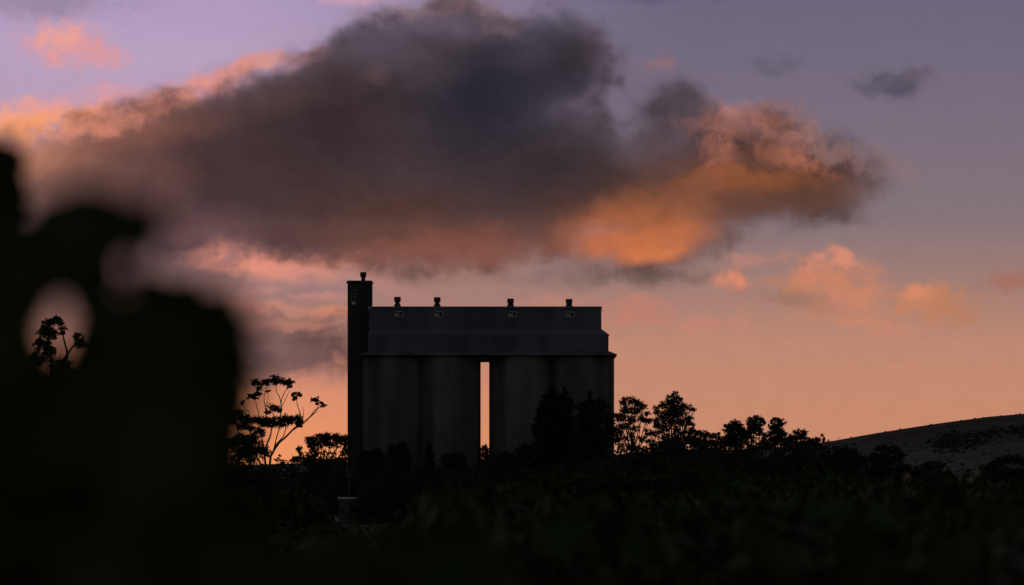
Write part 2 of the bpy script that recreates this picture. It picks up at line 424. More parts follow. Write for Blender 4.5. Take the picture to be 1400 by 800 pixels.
def ground_mat(nt, bsdf):
    mx, mp = noise_mix(nt, bsdf, (0.10,0.082,0.052), (0.20,0.163,0.105), 0.02, 8, (0.25,1,1), 0.3, 0.7, coord='Object', rough=0.95, spec=0.1)
    # contour bands of stubble on the far hill
    tc = nt.nodes.new('ShaderNodeTexCoord'); mp2 = nt.nodes.new('ShaderNodeMapping'); nt.links.new(tc.outputs['Object'], mp2.inputs[0])
    mp2.inputs[3].default_value = (0.003, 0.03, 1.1)
    nz = nt.nodes.new('ShaderNodeTexNoise'); nt.links.new(mp2.outputs[0], nz.inputs['Vector']); nz.inputs['Scale'].default_value = 1.0; nz.inputs['Detail'].default_value = 6; nz.inputs['Roughness'].default_value = 0.65
    mr = nt.nodes.new('ShaderNodeMapRange'); nt.links.new(nz.outputs[0], mr.inputs[0]); mr.inputs[1].default_value = 0.35; mr.inputs[2].default_value = 0.65; mr.inputs[3].default_value = 0.55; mr.inputs[4].default_value = 1.3
    sc = nt.nodes.new('ShaderNodeVectorMath'); sc.operation = 'SCALE'; nt.links.new(mx.outputs[2], sc.inputs[0]); nt.links.new(mr.outputs[0], sc.inputs[3])
    # the upper hillside is rough dark pasture, the lower slope pale stubble; the border wanders
    sp = nt.nodes.new('ShaderNodeSeparateXYZ'); nt.links.new(tc.outputs['Object'], sp.inputs[0])
    n2 = nt.nodes.new('ShaderNodeTexNoise'); nt.links.new(tc.outputs['Object'], n2.inputs['Vector']); n2.inputs['Scale'].default_value = 0.03; n2.inputs['Detail'].default_value = 8; n2.inputs['Roughness'].default_value = 0.7
    a1 = nt.nodes.new('ShaderNodeMath'); a1.operation = 'MULTIPLY_ADD'; nt.links.new(n2.outputs[0], a1.inputs[0]); a1.inputs[1].default_value = 22.0; nt.links.new(sp.outputs[2], a1.inputs[2])
    m3 = nt.nodes.new('ShaderNodeMapRange'); nt.links.new(a1.outputs[0], m3.inputs[0]); m3.inputs[1].default_value = 27; m3.inputs[2].default_value = 35; m3.inputs[3].default_value = 1.1; m3.inputs[4].default_value = 0.42
    s2 = nt.nodes.new('ShaderNodeVectorMath'); s2.operation = 'SCALE'; nt.links.new(sc.outputs[0], s2.inputs[0]); nt.links.new(m3.outputs[0], s2.inputs[3])
    nt.links.new(s2.outputs[0], bsdf.inputs['Base Color'])
M_GROUND = material('dry ground', ground_mat)

# ------------------------------------------------------------------ ground with the far ridge
RIDGE_X = [-6000, -600, -171, -73, 20, 81, 104, 120, 137, 155, 171, 230, 420, 900, 6000]
RIDGE_Z = [14, 12, 15.0, 17.6, 20.0, 22.6, 24.7, 27.4, 30.0, 32.6, 34.2, 39, 46, 30, 14]
def ground_z(x, y):
    h = np.interp(x * (1900.0 / np.maximum(y, 1900.0)), RIDGE_X, RIDGE_Z)
    t = np.clip((y - 1150.0) / 750.0, 0, 1); t = t * t * (3 - 2 * t)
    t2 = np.clip((y - 1900.0) / 1500.0, 0, 1)
    bump = 0.35 * np.sin(x * 0.045 + 1.3) * np.sin(y * 0.03 + x * 0.02) * t
    far = np.clip((y - 120.0) / 400.0, 0, 1)
    roll = far * 0.25 * np.sin(x * 0.021 + y * 0.013)
    return h * t * (1 - 0.6 * t2 * t2 * (3 - 2 * t2)) + bump + roll
xs = np.concatenate([-np.geomspace(420, 6000, 14)[::-1], np.linspace(-400, 400, 161), np.geomspace(420, 6000, 14)])
ys = np.concatenate([np.linspace(-80, 100, 19), np.geomspace(110, 1150, 40), np.linspace(1165, 1960, 60), np.geomspace(2000, 9000, 22)])
gx, gy = np.meshgrid(xs, ys)
gz = ground_z(gx, gy)
gv = np.stack([gx, gy, gz], -1).reshape(-1, 3)
nx, ny = len(xs), len(ys)
gf = [(j*nx+i, j*nx+i+1, (j+1)*nx+i+1, (j+1)*nx+i) for j in range(ny-1) for i in range(nx-1)]
tag(mesh_obj('ground', gv.tolist(), gf, M_GROUND, None, True), kind='structure')
def gz1(x, y): return float(ground_z(np.array(x, float), np.array(y, float)))

# ------------------------------------------------------------------ grain silo, 1 km away
D0 = 1000.0
S = K * D0                                    # metres per photo pixel there
def sx(px): return (px - 700.0) * S
def sz(py): return CAM_Z - (py - HOR) * S
SILO_X = sx(658)
silo = thing('grain_silo', 'tall dark concrete grain silo with rooftop gallery and narrow tower on one end', 'grain silo', (SILO_X, D0, 0))
def lx(px): return sx(px) - SILO_X
# front of the cells touches y = 0 (local); the block is two rows deep
cell_top = sz(486)
for a, b in ((494.5, 581), (569, 656.5), (668.5, 761), (748, 840.5)):
    r = (b - a) * S / 2; cx = lx((a + b) / 2)
    for row in range(2):
        mb = MB().lathe(cx, r + row * r * 1.98, [(r, -0.3), (r, cell_top - 0.6), (r - 0.05, cell_top)], 48)
        o = mb.build('storage_cell', M_CONC, silo, True)
        o.data.polygons[-1].use_smooth = False; o.data.polygons[-2].use_smooth = False
DEPTH = 21.5
# dished roof slabs over the cells: a thin overhanging edge that slopes up to the gallery
def slab(pts):
    """prism: outline pts (x, z) pulled along y"""
    def pull(y0, y1):
        n = len(pts)
        v = [(x, y0, z) for x, z in pts] + [(x, y1, z) for x, z in pts]
        f = [tuple(range(n)), tuple(reversed(range(n, 2*n)))] + [(i, i+n, (i+1) % n + n, (i+1) % n) for i in range(n)]
        return v, f
    return pull
e0, e1 = -0.75, DEPTH + 0.6
# hipped slab
def hip(x0, x1, y0, y1, zlo, zedge, u0, u1, w0, w1, ztop):
    v = [(x0,y0,zlo),(x1,y0,zlo),(x1,y1,zlo),(x0,y1,zlo),(x0,y0,zedge),(x1,y0,zedge),(x1,y1,zedge),(x0,y1,zedge),
         (u0,w0,ztop),(u1,w0,ztop),(u1,w1,ztop),(u0,w1,ztop)]
    f = [(0,3,2,1),(0,1,5,4),(1,2,6,5),(2,3,7,6),(3,0,4,7),(4,5,9,8),(5,6,10,9),(6,7,11,10),(7,4,8,11),(8,9,10,11)]
    return MB().add(v, f)
hip(lx(490.5), lx(843.5), e0, e1, cell_top + 0.003, sz(484.6), lx(503), lx(833), 0.9, DEPTH - 1, sz(480)).build('cell_roof', M_CONC, silo)
# concrete beam that bridges the slot between the two pairs of cells
MB().box(lx(650), lx(675), 2.2, DEPTH - 2.2, sz(491.5), cell_top + 0.001).build('bridge_beam', M_CONC, silo)
# lower gallery wall, sloping apron and upper gallery
gl0, gl1 = lx(503.2), lx(832.2)
MB().box(gl0, gl1, 1.6, DEPTH - 1.8, sz(481), sz(458.5)).build('lower_gallery', M_SHEET, silo)
for k in range(1, 9):
    x = gl0 + (gl1 - gl0) * k / 9
    MB().box(x - 0.05, x + 0.05, 1.56, 1.598, sz(480.6), sz(459)).build('wall_seam', M_SHEET, silo)
hip(gl0 - .12, gl1 + .12, 1.45, DEPTH - 1.6, sz(458.5) + .002, sz(457.4), gl0 + .3, lx(823.4), 3.0, DEPTH - 3.2, sz(449.5)).build('sloping_roof', M_APRON, silo)
ul0, ul1 = lx(503.6), lx(822.6)
MB().box(ul0, ul1, 3.1, DEPTH - 3.3, sz(449.5) - .4, sz(419.2)).build('upper_gallery', M_SHEET, silo)
# shallow curved roof of the upper gallery, bevelled at its left end
rf = MB()
n = 14
yv, zv = [], []
for i in range(n + 1):
    t = i / n
    yv.append(2.95 + t * (DEPTH - 3.15 - 2.95)); zv.append(sz(418.6) + math.sin(t * math.pi) * 0.28 + (-0.3 if i in (0, n) else 0))
pv = [(ul0 + .45, y, z - .003) for y, z in zip(yv, zv)] + [(ul1 + .1, y, z - .003) for y, z in zip(yv, zv)]
m_ = n + 1
ff = [(i, i+1, m_+i+1, m_+i) for i in range(n)] + [tuple(reversed(range(m_))), tuple(range(m_, 2*m_)), (0, m_, 2*m_-1, n)]
rf.add(pv, ff)
rf.build('gallery_roof', M_APRON, silo)
MB().tube([(ul0 + .6, 3.0, sz(418.2)), (ul0 + .1, 3.0, sz(419.4)), (ul0 - .05, 3.0, sz(422))], [.13,.13,.13]).build('corner_flashing', M_PALE, silo)
MB().box(ul1 + .001, lx(826), 9.0, 9.15, sz(423), sz(422.2)).build('end_bracket', M_DARKMETAL, silo)
# four roof vents and the little windows under them
for vx, vt in ((542.3, 404.0), (597, 404.5), (698, 406.3), (778.6, 406.8)):
    cx = lx(vx); yy = 7.0
    top = sz(vt); w = 4.4 * S
    h = sz(416) - 0.2
    v = MB().lathe(cx, yy, [(w * 1.15, h - .5), (w * 1.15, h + .1), (w * .62, h + .75), (w * .62, top - 0.8)], 20).build('roof_vent', M_DARKMETAL, silo)
    MB().lathe(cx, yy, [(w * .65, top - 0.95), (w * 1.05, top - 0.78), (w * 1.05, top)], 20).build('vent_cowl', M_DARKMETAL, v)
for wx, wy in ((545, 428.4), (599.5, 428.6), (701, 428.8), (780.5, 429.2)):
    x0, x1, z0, z1 = lx(wx - 6), lx(wx + 5.6), sz(wy + 3.9), sz(wy - 3.7)
    yf = 3.1
    fr = MB()
    t = 0.12
    fr.box(x0, x1, yf - .12, yf - .003, z0, z0 + t).box(x0, x1, yf - .12, yf - .003, z1 - t, z1)
    fr.box(x0, x0 + t, yf - .12, yf - .003, z0 + t, z1 - t).box(x1 - t, x1, yf - .12, yf - .003, z0 + t, z1 - t)
    xm = x0 + (x1 - x0) * .52
    fr.box(xm - .05, xm + .05, yf - .12, yf - .003, z0 + t, z1 - t)
    wdw = fr.build('window', M_PALE, silo)
    MB().box(x0 + t, x1 - t, yf - .06, yf - .004, z0 + t, z1 - t).build('pane', M_GLASS, wdw)
    bl = MB()
    for k in range(4):
        zz = z0 + t + .02 + k * .115
        bl.box(x0 + t + .02, xm - .07, yf - .10, yf - .062, zz, zz + .085)
    bl.build('infill', M_INFILL, wdw)  # pale slats across the lower left of the pane
def tx(px): return sx(px) * 1.0056 - SILO_X
def tz(py): return CAM_Z + (sz(py) - CAM_Z) * 1.0056
# elevator tower
tx0, tx1 = tx(475.2), tx(508.3)
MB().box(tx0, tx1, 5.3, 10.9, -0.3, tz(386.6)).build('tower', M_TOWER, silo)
hip(tx(473.6), tx(509.6), 5.0, 11.2, tz(386.6) + .002, tz(385.2), tx(476), tx(507.5), 5.5, 10.7, tz(383.6)).build('tower_roof', M_DARKMETAL, silo)
cx = tx(496.2)
v = MB().lathe(cx, 8.0, [(.62, tz(384.6)), (.36, tz(383.0)), (.36, tz(377.5))], 20).build('tower_vent', M_DARKMETAL, silo)
MB().lathe(cx, 8.0, [(.4, tz(378.4)), (.55, tz(377.4)), (.55, tz(371.4))], 20).build('vent_cowl', M_DARKMETAL, v)
tf = MB()
x0, x1 = tx(480.4), tx(486.6)
for k in range(5):
    z0 = tz(417) + k * (tz(397) - tz(417)) / 4.0
    tf.box(x0, x1, 5.20, 5.298, z0 - .05, z0 + .05)
tf.box(x0, x0 + .1, 5.22, 5.297, tz(416.6), tz(397.4)).box(x1 - .1, x1, 5.22, 5.297, tz(416.6), tz(397.4))
wdw = tf.build('tower_window', M_DULL, silo)
MB().box(x0 + .1, x1 - .1, 5.26, 5.296, tz(416.6), tz(397.4)).build('pane', M_GLASS, wdw)
MB().box(x0 + .13, x1 - .13, 5.225, 5.255, tz(416.2), tz(412.8)).build('infill', M_INFILL, wdw)  # pale strip at the bottom of the tower pane

# ------------------------------------------------------------------ pale shed and the pole beside it
D1 = 660.0
p = at(480, 700, D1); s1 = K * D1
shed = thing('shed', 'small pale blue sheet metal shed half hidden among the trees below the silo tower', 'shed', (p.x, D1, gz1(p.x, D1)))
w_, h_ = 33 * s1, 37 * s1
MB().box(-w_/2, w_/2, 0, 2.4, -0.1, h_ - .28).build('wall', M_SHED, shed)
v = [(-w_/2-.15,-.2,h_-.277),(w_/2+.15,-.2,h_-.277),(w_/2+.15,2.6,h_-.277),(-w_/2-.15,2.6,h_-.277),(-w_/2-.15,-.2,h_-.12),(w_/2+.15,-.2,h_-.22),(w_/2+.15,2.6,h_-.02),(-w_/2-.15,2.6,h_+.08)]
MB().add(v, [(0,3,2,1),(4,5,6,7),(0,1,5,4),(1,2,6,5),(2,3,7,6),(3,0,4,7)]).build('roof', M_SHEDROOF, shed)
d = MB().box(-.30, .72, -.05, -.003, 0.0, 1.95).build('door', M_DARKMETAL, shed)
MB().box(.60, .66, -.10, -.052, 1.0, 1.16).build('handle', M_PALE, d)
fr = MB()
for a_, b_ in ((-.42, -.30), (.72, .84)): fr.box(a_, b_, -.08, -.003, 0, 2.0)
fr.box(-.42, .84, -.08, -.003, 2.003, 2.12)
fr.build('door_frame', M_SHEDROOF, shed)
wf = MB().box(-1.30, -.58, -.06, -.003, 1.05, 1.12).box(-1.30, -.58, -.06, -.003, 1.72, 1.79).box(-1.30, -1.23, -.06, -.003, 1.123, 1.717).box(-.65, -.58, -.06, -.003, 1.123, 1.717).build('window', M_SHEDROOF, shed)
MB().box(-1.23, -.65, -.03, -.004, 1.12, 1.72).build('pane', M_GLASS, wf)
pp = at(477, 700, D1 + 6)
pole = thing('utility_pole', 'slim weathered timber pole rising behind the pale blue shed', 'pole', (pp.x, D1 + 6, gz1(pp.x, D1 + 6)))
MB().lathe(0, 0, [(.14, -.2), (.10, 6.0)], 10).build('post', M_POLE, pole, True)
MB().box(-.28, .28, -.06, .06, 5.5, 5.6).build('crossarm', M_POLE, pole)
for q in (-.22, .22):
    MB().lathe(q, 0, [(.05, 5.603), (.07, 5.66), (.04, 5.74), (.05, 5.78)], 8).build('insulator', M_GLASS, pole)
# ------------------------------------------------------------------ trees
def leaf_cloud(centers, radii, counts, size, aspect=0.5, hang=0.0, sub=None, fuzz=0.16):
    """small leaf-clump faces through the volume of several ellipsoids, gathered round random twigs"""
    V_, F_ = [], []
    base = 0
    for c, r, n in zip(centers, radii, counts):
        n = int(n)
        if n <= 0: continue
        c = np.array(c); r = np.array(r)
        k = max(5, n // 16) if sub is None else sub
        d = rng.normal(size=(k, 3)); d /= np.linalg.norm(d, axis=1)[:, None]
        tw = d * (rng.random((k, 1)) ** 0.40) * r                 # twig ends, thicker towards the outside
        idx = rng.integers(0, k, n)
        p = c + tw[idx] + rng.normal(size=(n, 3)) * r * fuzz
        s = size * (0.55 + 0.9 * rng.random(n))
        a = rng.normal(size=(n, 3)); a[:, 2] -= hang; a /= np.linalg.norm(a, axis=1)[:, None]
        b = np.cross(a, rng.normal(size=(n, 3))); b /= np.linalg.norm(b, axis=1)[:, None] + 1e-9
        nrm = np.cross(a, b)
        a *= s[:, None]; b *= (s * aspect)[:, None]; nrm *= (s * 0.15)[:, None]
        q = np.stack([p - a, p + b + nrm, p + a, p - b + nrm], 1).reshape(-1, 3)
        V_.append(q)
        i = base + np.arange(n) * 4
        F_.append(np.stack([i, i + 1, i + 2, i + 3], 1))
        base += n * 4
    return np.concatenate(V_), np.concatenate(F_)

def np_obj(name, verts, quads, mat, parent):
    me = bpy.data.meshes.new(name)
    nv, nf = len(verts), len(quads)
    me.vertices.add(nv); me.vertices.foreach_set('co', verts.astype(np.float32).ravel())
    me.loops.add(nf * 4); me.loops.foreach_set('vertex_index', quads.astype(np.int32).ravel())
    me.polygons.add(nf); me.polygons.foreach_set('loop_start', np.arange(nf, dtype=np.int32) * 4)
    me.materials.append(mat); me.update(calc_edges=True)
    o = bpy.data.objects.new(name, me); COL.objects.link(o); o.parent = parent
    return o

def bent(a, b, n=4, wob=0.06):
    a, b = Vector(a), Vector(b); L = (b - a).length
    out = [a]
    for i in range(1, n):
        t = i / n
        q = a.lerp(b, t); q.z -= math.sin(t * math.pi) * L * 0.06
        q += Vector((random.uniform(-1, 1), random.uniform(-1, 1), random.uniform(-1, 1))) * L * wob
        out.append(q)
    return out + [b]

def tree(name, label, cat, D, base_px, clumps, limbs=None, mat=M_GUM, bark=M_BARK, leaf=0.33, dens=1.0, group=None, aspect=0.5, hang=0.0, trunk_r=0.28, thick=1.0, fuzz=0.16):
    """a tree D metres away; clumps (px, py, rx, ry[, density]) are where its leaf masses stand, in photo pixels at D"""
    s = K * D
    b = at(base_px, HOR, D)
    g = gz1(b.x, D)
    root = thing(name, label, cat, (b.x, D, g), group)
    cs, rs, ns = [], [], []
    for q in clumps:
        w = at(q[0], q[1], D)
        rx, rz = q[2] * s, q[3] * s
        dy = random.uniform(-0.8, 0.8) * rx * thick
        cs.append((w.x - b.x, dy, w.z - g)); rs.append((rx, max(rx * 0.85, rz * 0.8), rz))
        ns.append(max(10, dens * (q[4] if len(q) > 4 else 1.0) * 5.5 * (rx * rz) / (leaf * leaf * aspect)))
    v, f = leaf_cloud(cs, rs, ns, leaf, aspect, hang, fuzz=fuzz)
    mb = MB()
    if limbs:
        for pts, r0, r1 in limbs:
            P3 = []
            for i, (x, y) in enumerate(pts):
                w = at(x, y, D); P3.append(Vector((w.x - b.x, 0.35 * math.sin(i * 1.7 + x), max(w.z - g, -0.2))))
            fine_ = [P3[0]]
            for i in range(len(P3) - 1):
                fine_ += [P3[i].lerp(P3[i+1], .5) + Vector((random.uniform(-.12, .12), 0, random.uniform(-.1, .1))), P3[i+1]]
            mb.tube(fine_, [r0 + (r1 - r0) * i / (len(fine_) - 1) for i in range(len(fine_))], 6)
    else:
        zlo = min(c[2] - r[2] for c, r in zip(cs, rs)); ztop = max(c[2] for c in cs)
        zf = max(0.25 * ztop, min(zlo, 0.6 * ztop))
        cx = sum(c[0] for c in cs) / len(cs)
        lead = bent((0, 0, -0.2), (cx * .5, 0, zf), 4, .02)
        mb.tube(lead, [trunk_r * (1.25 - .4 * i / 4) for i in range(5)], 8)
        for c, r in zip(cs, rs):
            st = lead[-1] if random.random() < .6 else lead[3]
            pts = bent(st, (c[0], c[1], c[2]), 4, .05)
            mb.tube(pts, [trunk_r * (.62 - .13 * i) for i in range(5)], 6)
            for k in range(3):
                d = Vector(rng.normal(size=3)); d.normalize()
                e = Vector(c) + Vector((d.x * r[0], d.y * r[1], d.z * r[2])) * .85
                mb.tube(bent(pts[3], e, 3, .06), [trunk_r * .18, trunk_r * .14, trunk_r * .1, trunk_r * .05], 5)
    mb.build('trunk', bark, root)
    np_obj('crown', v, f, mat, root)
    return root

G_FAR = 'trees standing against the sky'
# tall open gum left of the tower
tree('gum_tree', 'slender open gum tree with umbrella crowns left of the silo tower', 'tree', 900, 362, [
 (353,523,9,5.5),(364,522,6,5),(377,519.5,8.5,7),(389,522,6,5),(396,525,7,6),(354,531,5,3),(346,542,9,4.5),(354,538,6,4),(367,534,4.5,2.2),(331,550,3,5,.5),(405,540,7.5,4.5),(403,545,5,2.5),
 (431,546,6,4),(438,550,7,3.5),(443,554,4.5,2.5),(373,558,9.5,6,.7),(366,563,5,3),(380,561,5,4),
 (352,575,10,6),(364,578,12,7),(378,578,12,8),(391,575,10,8),(404,574,10,7.5),(410,579,6,5),(338,574,12,7),(324,567,12,7),(312,574,12,7),(342,586,8,5),(330,583,8,5),(302,578,9,6),
 (355,590,9,7,.8),(345,600,10,8),(330,602,13,9),(316,606,12,8),(352,612,14,10),(334,620,18,12),(362,620,9,7,.8)],
 limbs=[([(366,700),(367,650),(370,624),(382,605),(399,589),(416,577),(433,562),(437,553)],.24,.05), ([(399,589),(408,581),(420,574),(431,560),(441,556)],.14,.05), ([(408,582),(411,566),(406,552),(405,543)],.10,.05), ([(414,577),(415,566),(413,556)],.07,.03),
        ([(366,660),(361,618),(366,605),(371,590),(372,578)],.19,.09), ([(361,618),(358,604),(358,592),(354,580)],.14,.08), ([(370,624),(376,608),(380,592),(382,580)],.12,.07), ([(376,610),(388,596),(391,580)],.10,.06),
        ([(380,578),(385,560),(384,550),(379,538),(377,524)],.12,.05), ([(384,552),(387,541),(392,532),(394,526)],.08,.04), ([(385,556),(391,545),(396,534)],.06,.03), ([(364,575),(363,560),(361,548),(363,536),(364,526)],.09,.04), ([(363,556),(367,545),(366,536)],.05,.03), ([(354,574),(353,562),(350,550),(347,544)],.08,.04), ([(345,574),(340,562),(334,556),(332,550)],.07,.03),
        ([(372,578),(374,566),(373,560)],.08,.05), ([(366,652),(350,622),(335,604),(325,590),(322,574)],.18,.08), ([(350,622),(344,606),(343,592),(340,578)],.14,.08), ([(335,604),(318,598),(306,586)],.12,.06)],
 mat=M_GUM, bark=M_PALEBARK, leaf=0.167, dens=1.95, thick=.5)
tree('gum_tree', 'low flat topped gum tree between the open gum and the silo tower', 'tree', 880, 440, [
 (424,603,10,7),(438,600,13,7.5),(452,599,13,7),(464,600,11,7),(473,603,9,8),(431,610,10,6),(446,608,11,5),(461,608,9,4,.7),(475,612,7,6),(409,614,4,6),(411,620,4,4,.7),(430,617,6,5,.7),(427,622,9,5),(442,620,7,4,.6),(455,621,6,4,.5),(470,620,7,5,.8),
 (404,628,10,5),(420,630,13,6),(437,630,14,6),(455,630,14,6),(471,630,12,7),(450,640,30,9)], leaf=0.155, dens=1.50, trunk_r=.3, thick=.5)
tree('sapling', 'tiny sapling poking up into the glow between two gum trees', 'tree', 860, 384, [(383,624,4,2.6),(380,629,5,3),(387,631,5,3),(384,637,9,5)], leaf=0.124, dens=1.05, trunk_r=.07)
# taller gum seen through the gap in the near vine leaves
tree('gum_tree', 'tall gum tree seen through the gap in the blurred vine leaves', 'tree', 700, 78, [
 (66,444,10,8),(78,440,9,7),(60,456,10,8),(72,456,9,8),(86,450,6,7,.7),(108,462,8,7),(113,470,7,6),(104,472,6,5,.8),(58,470,12,9),(68,480,10,9),(20,514,9,7),(12,506,8,6,.7),(50,490,16,10),(80,500,18,12),(40,520,22,14),(70,530,26,16),(100,520,18,14),(30,545,26,16)],
 limbs=[([(78,712),(77,600),(74,530),(70,490),(66,456)],.45,.12), ([(74,530),(84,505),(92,488),(88,466),(84,452)],.22,.08), ([(84,500),(95,480),(104,470),(110,464)],.16,.06), ([(75,560),(55,535),(36,522),(20,514)],.22,.08)],
 leaf=0.149, dens=1.80, thick=.5)
# pines against the silo
def pine_clumps(x, top, bot, half):
    out = []; y = top; i = 0
    while y < bot:
        t = (y - top) / (bot - top)
        w = half * (0.24 + 0.85 * t ** 0.5)
        for sgn in ((0,) if t < .08 else (-1, 1, 0)):
            out.append((x + sgn * w * random.uniform(.4, .75), y + random.uniform(-2, 2), max(4, w * random.uniform(.38, .6)), max(4, w * .3)))
        y += 4 + t * 4; i += 1
    return out
tree('pine_tree', 'tall dark twin topped pine against the right half of the silo', 'tree', 945, 757, pine_clumps(755,531,640,27) + pine_clumps(772,533,640,19) + [(738,572,8,6),(735,590,10,7),(782,575,6,6)], mat=M_PINE, leaf=0.186, dens=1.35, aspect=.35)
tree('pine_tree', 'dark ragged pine against the right end of the silo wall', 'tree', 940, 808, pine_clumps(806,540,645,24) + [(822,548,5,5),(828,556,7,6),(818,560,9,8),(832,570,8,8),(836,584,9,9),(790,556,6,6),(830,600,14,12)], mat=M_PINE, leaf=0.186, dens=1.35, aspect=.35)
# airy trees right of the silo
tree('gum_tree', 'airy gum tree close beside the right edge of the silo', 'tree', 910, 864, [
 (853,550,7,6),(863,547,8,6),(872,552,8,6),(880,556,6,5),(856,560,8,6),(868,562,9,6),(850,570,7,6),(862,574,9,6),(876,572,7,6),(884,566,5,4),(855,584,8,6,.8),(870,586,8,5,.6),(862,597,8,6,.6),(850,600,6,6,.8),(846,588,6,8),(878,600,7,6,.6),(853,612,8,6,.6),(868,612,8,5,.5),(887,576,5,5),(888,592,6,6),(843,570,5,6),(843,600,6,8)], leaf=0.149, dens=1.50, thick=.5, trunk_r=.22, fuzz=.2)
tree('gum_tree', 'round headed gum tree with the highest crown right of the silo', 'tree', 905, 916, [
 (923,539,5,4),(917,545,7,5),(928,546,6,5),(911,552,7,5),(923,554,10,7),(934,556,7,5),(944,558,6,4),(949,561,4,3),(903,556,6,4),(897,561,6,5),(915,563,12,7),(930,566,10,7),(942,572,7,5),(945,580,6,4),(905,570,8,6),(918,575,13,8),(932,578,9,6),(896,575,6,5,.8),(908,585,9,6,.7),(925,588,9,6,.6),(938,590,8,5,.6),(898,592,8,6,.7),(915,598,10,6,.6),(890,604,8,6,.6),(905,608,9,6,.6),(928,602,9,6,.7),(946,588,6,5),(943,600,9,7),(900,582,7,6),(922,612,14,7),(893,616,12,6)], leaf=0.149, dens=1.50, thick=.5, trunk_r=.26, fuzz=.2)
tree('gum_tree', 'low scrubby gum tree in the dip right of the tallest crown', 'tree', 900, 966, [(953,591,5,4),(961,594,8,6),(972,596,9,6),(982,596,6,5),(955,603,8,6),(968,606,10,6),(981,606,8,6),(960,615,12,6),(978,617,12,6),(950,606,8,7),(988,606,6,7)], leaf=0.149, dens=1.35, thick=.5)
tree('gum_tree', 'dense rounded gum tree leftmost of three side by side', 'tree', 900, 1003, [(1005,580,9,6),(996,586,8,7),(1010,588,10,8),(1000,597,12,9),(1016,596,8,9),(992,602,6,8),(1006,608,14,9)], leaf=0.161, dens=1.95, thick=.5)
tree('gum_tree', 'gum tree with open lower branches between two rounded crowns', 'tree', 900, 1034, [(1034,573,8,5),(1026,577,7,6),(1040,578,6,7),(1031,584,10,6),(1038,591,8,6),(1024,590,6,7),(1043,596,5,5,.7),(1030,600,7,5,.6),(1024,606,7,6,.7),(1040,608,6,4,.5),(1020,596,6,7),(1046,606,7,7),(1032,614,14,5)], leaf=0.149, dens=1.65, thick=.5, trunk_r=.2, fuzz=.18)
tree('gum_tree', 'narrow gum tree on the right side of the three crowns', 'tree', 900, 1062, [(1060,574,6,4),(1067,578,7,5),(1056,582,6,6),(1063,587,9,7),(1055,595,8,7),(1069,595,8,7),(1060,604,11,8),(1074,604,8,7),(1080,600,6,6),(1078,610,10,6),(1050,610,8,6)], leaf=0.149, dens=1.80, thick=.5)
tree('gum_tree', 'small round gum tree last before the bare hillside', 'tree', 900, 1096, [(1089,590,6,4),(1098,591,6,4),(1094,597,9,5),(1086,600,6,5),(1107,602,7,4),(1117,602,6,4),(1112,607,10,5),(1095,609,14,7)], leaf=0.136, dens=1.65, thick=.5)
tree('gum_tree', 'dark spreading tree at the foot of the bare hillside', 'tree', 760, 1214, [(1205,614,9,6),(1222,616,9,6),(1232,624,9,7),(1196,626,10,8),(1214,628,16,10),(1236,640,10,9),(1204,644,18,12),(1226,652,14,11),(1190,650,12,12),(1212,668,22,12,.8)], leaf=0.136, dens=1.50, thick=.5)
tree('gum_tree', 'low dark tree left of the one at the foot of the hillside', 'tree', 780, 1155, [(1148,616,10,5),(1164,617,10,5),(1140,624,12,7),(1158,628,18,9),(1176,632,12,8),(1150,644,24,12)], leaf=0.136, dens=1.50, thick=.5)
tree('gum_tree', 'rounded dark tree alone on the pale stubble slope', 'tree', 700, 1270, [(1268,638,11,7),(1284,636,9,6),(1254,646,11,8),(1275,652,18,10),(1295,650,9,8),(1250,662,13,11),(1278,668,22,12),(1303,662,8,9)], leaf=0.124, dens=1.50, thick=.5)
tree('gum_tree', 'broad dark tree at the right end of the stubble slope', 'tree', 640, 1376, [(1352,640,11,8),(1368,632,14,7),(1385,628,14,7),(1400,630,14,8),(1350,654,12,10),(1372,650,20,12),(1396,652,18,12),(1360,672,22,14),(1390,676,22,14)], leaf=0.124, dens=1.50, thick=.5)
# low trees along the silo foot
for x, top, half, kind, lab in (
    (509,612,20,'shrub','bushy dark tree at the foot of the silo tower'), (545,604,17,'shrub','pointed dark bush before the left pair of silo cells'),
    (587,609,8,'pine','small cone shaped conifer before the left pair of silo cells'), (620,618,20,'shrub','low bush under the inner edge of the left silo cells'),
    (662,608,10,'shrub','bush closing the foot of the bright slot in the silo'), (690,616,17,'shrub','low rounded bush just right of the bright slot'), (717,606,14,'shrub','dark bush left of the twin topped pine')):
    D = 930 + (x % 7) * 4
    if kind == 'pine':
        tree('conifer', lab, 'tree', D, x, pine_clumps(x, top, 660, half), mat=M_PINE, leaf=0.149, dens=1.35, aspect=.35, trunk_r=.14)
    else:
        cl = [(x + random.uniform(-.3, .3) * half, top + 5, half * .42, 5), (x - half * .45, top + 11, half * .5, 7), (x + half * .45, top + 10, half * .5, 7), (x, top + 18, half * .8, 9), (x - half * .6, top + 26, half * .6, 9), (x + half * .6, top + 26, half * .6, 9), (x, top + 38, half, 13)]
        tree('bush', lab, 'bush', D, x, cl, mat=M_SHRUB, leaf=0.149, dens=1.50, trunk_r=.14, thick=.5)

# ------------------------------------------------------------------ belt of bushes between the vineyard and the trees: five kinds, copied
def copy_thing(root, loc, rz, scale, label, group=None):
    r = root.copy(); COL.objects.link(r)
    r.location = loc; r.rotation_euler = (0, 0, rz); r.scale = scale
    r['label'] = label
    if group: r['group'] = group
    for ch in list(root.children):
        c = ch.copy(); COL.objects.link(c); c.parent = r
    return r

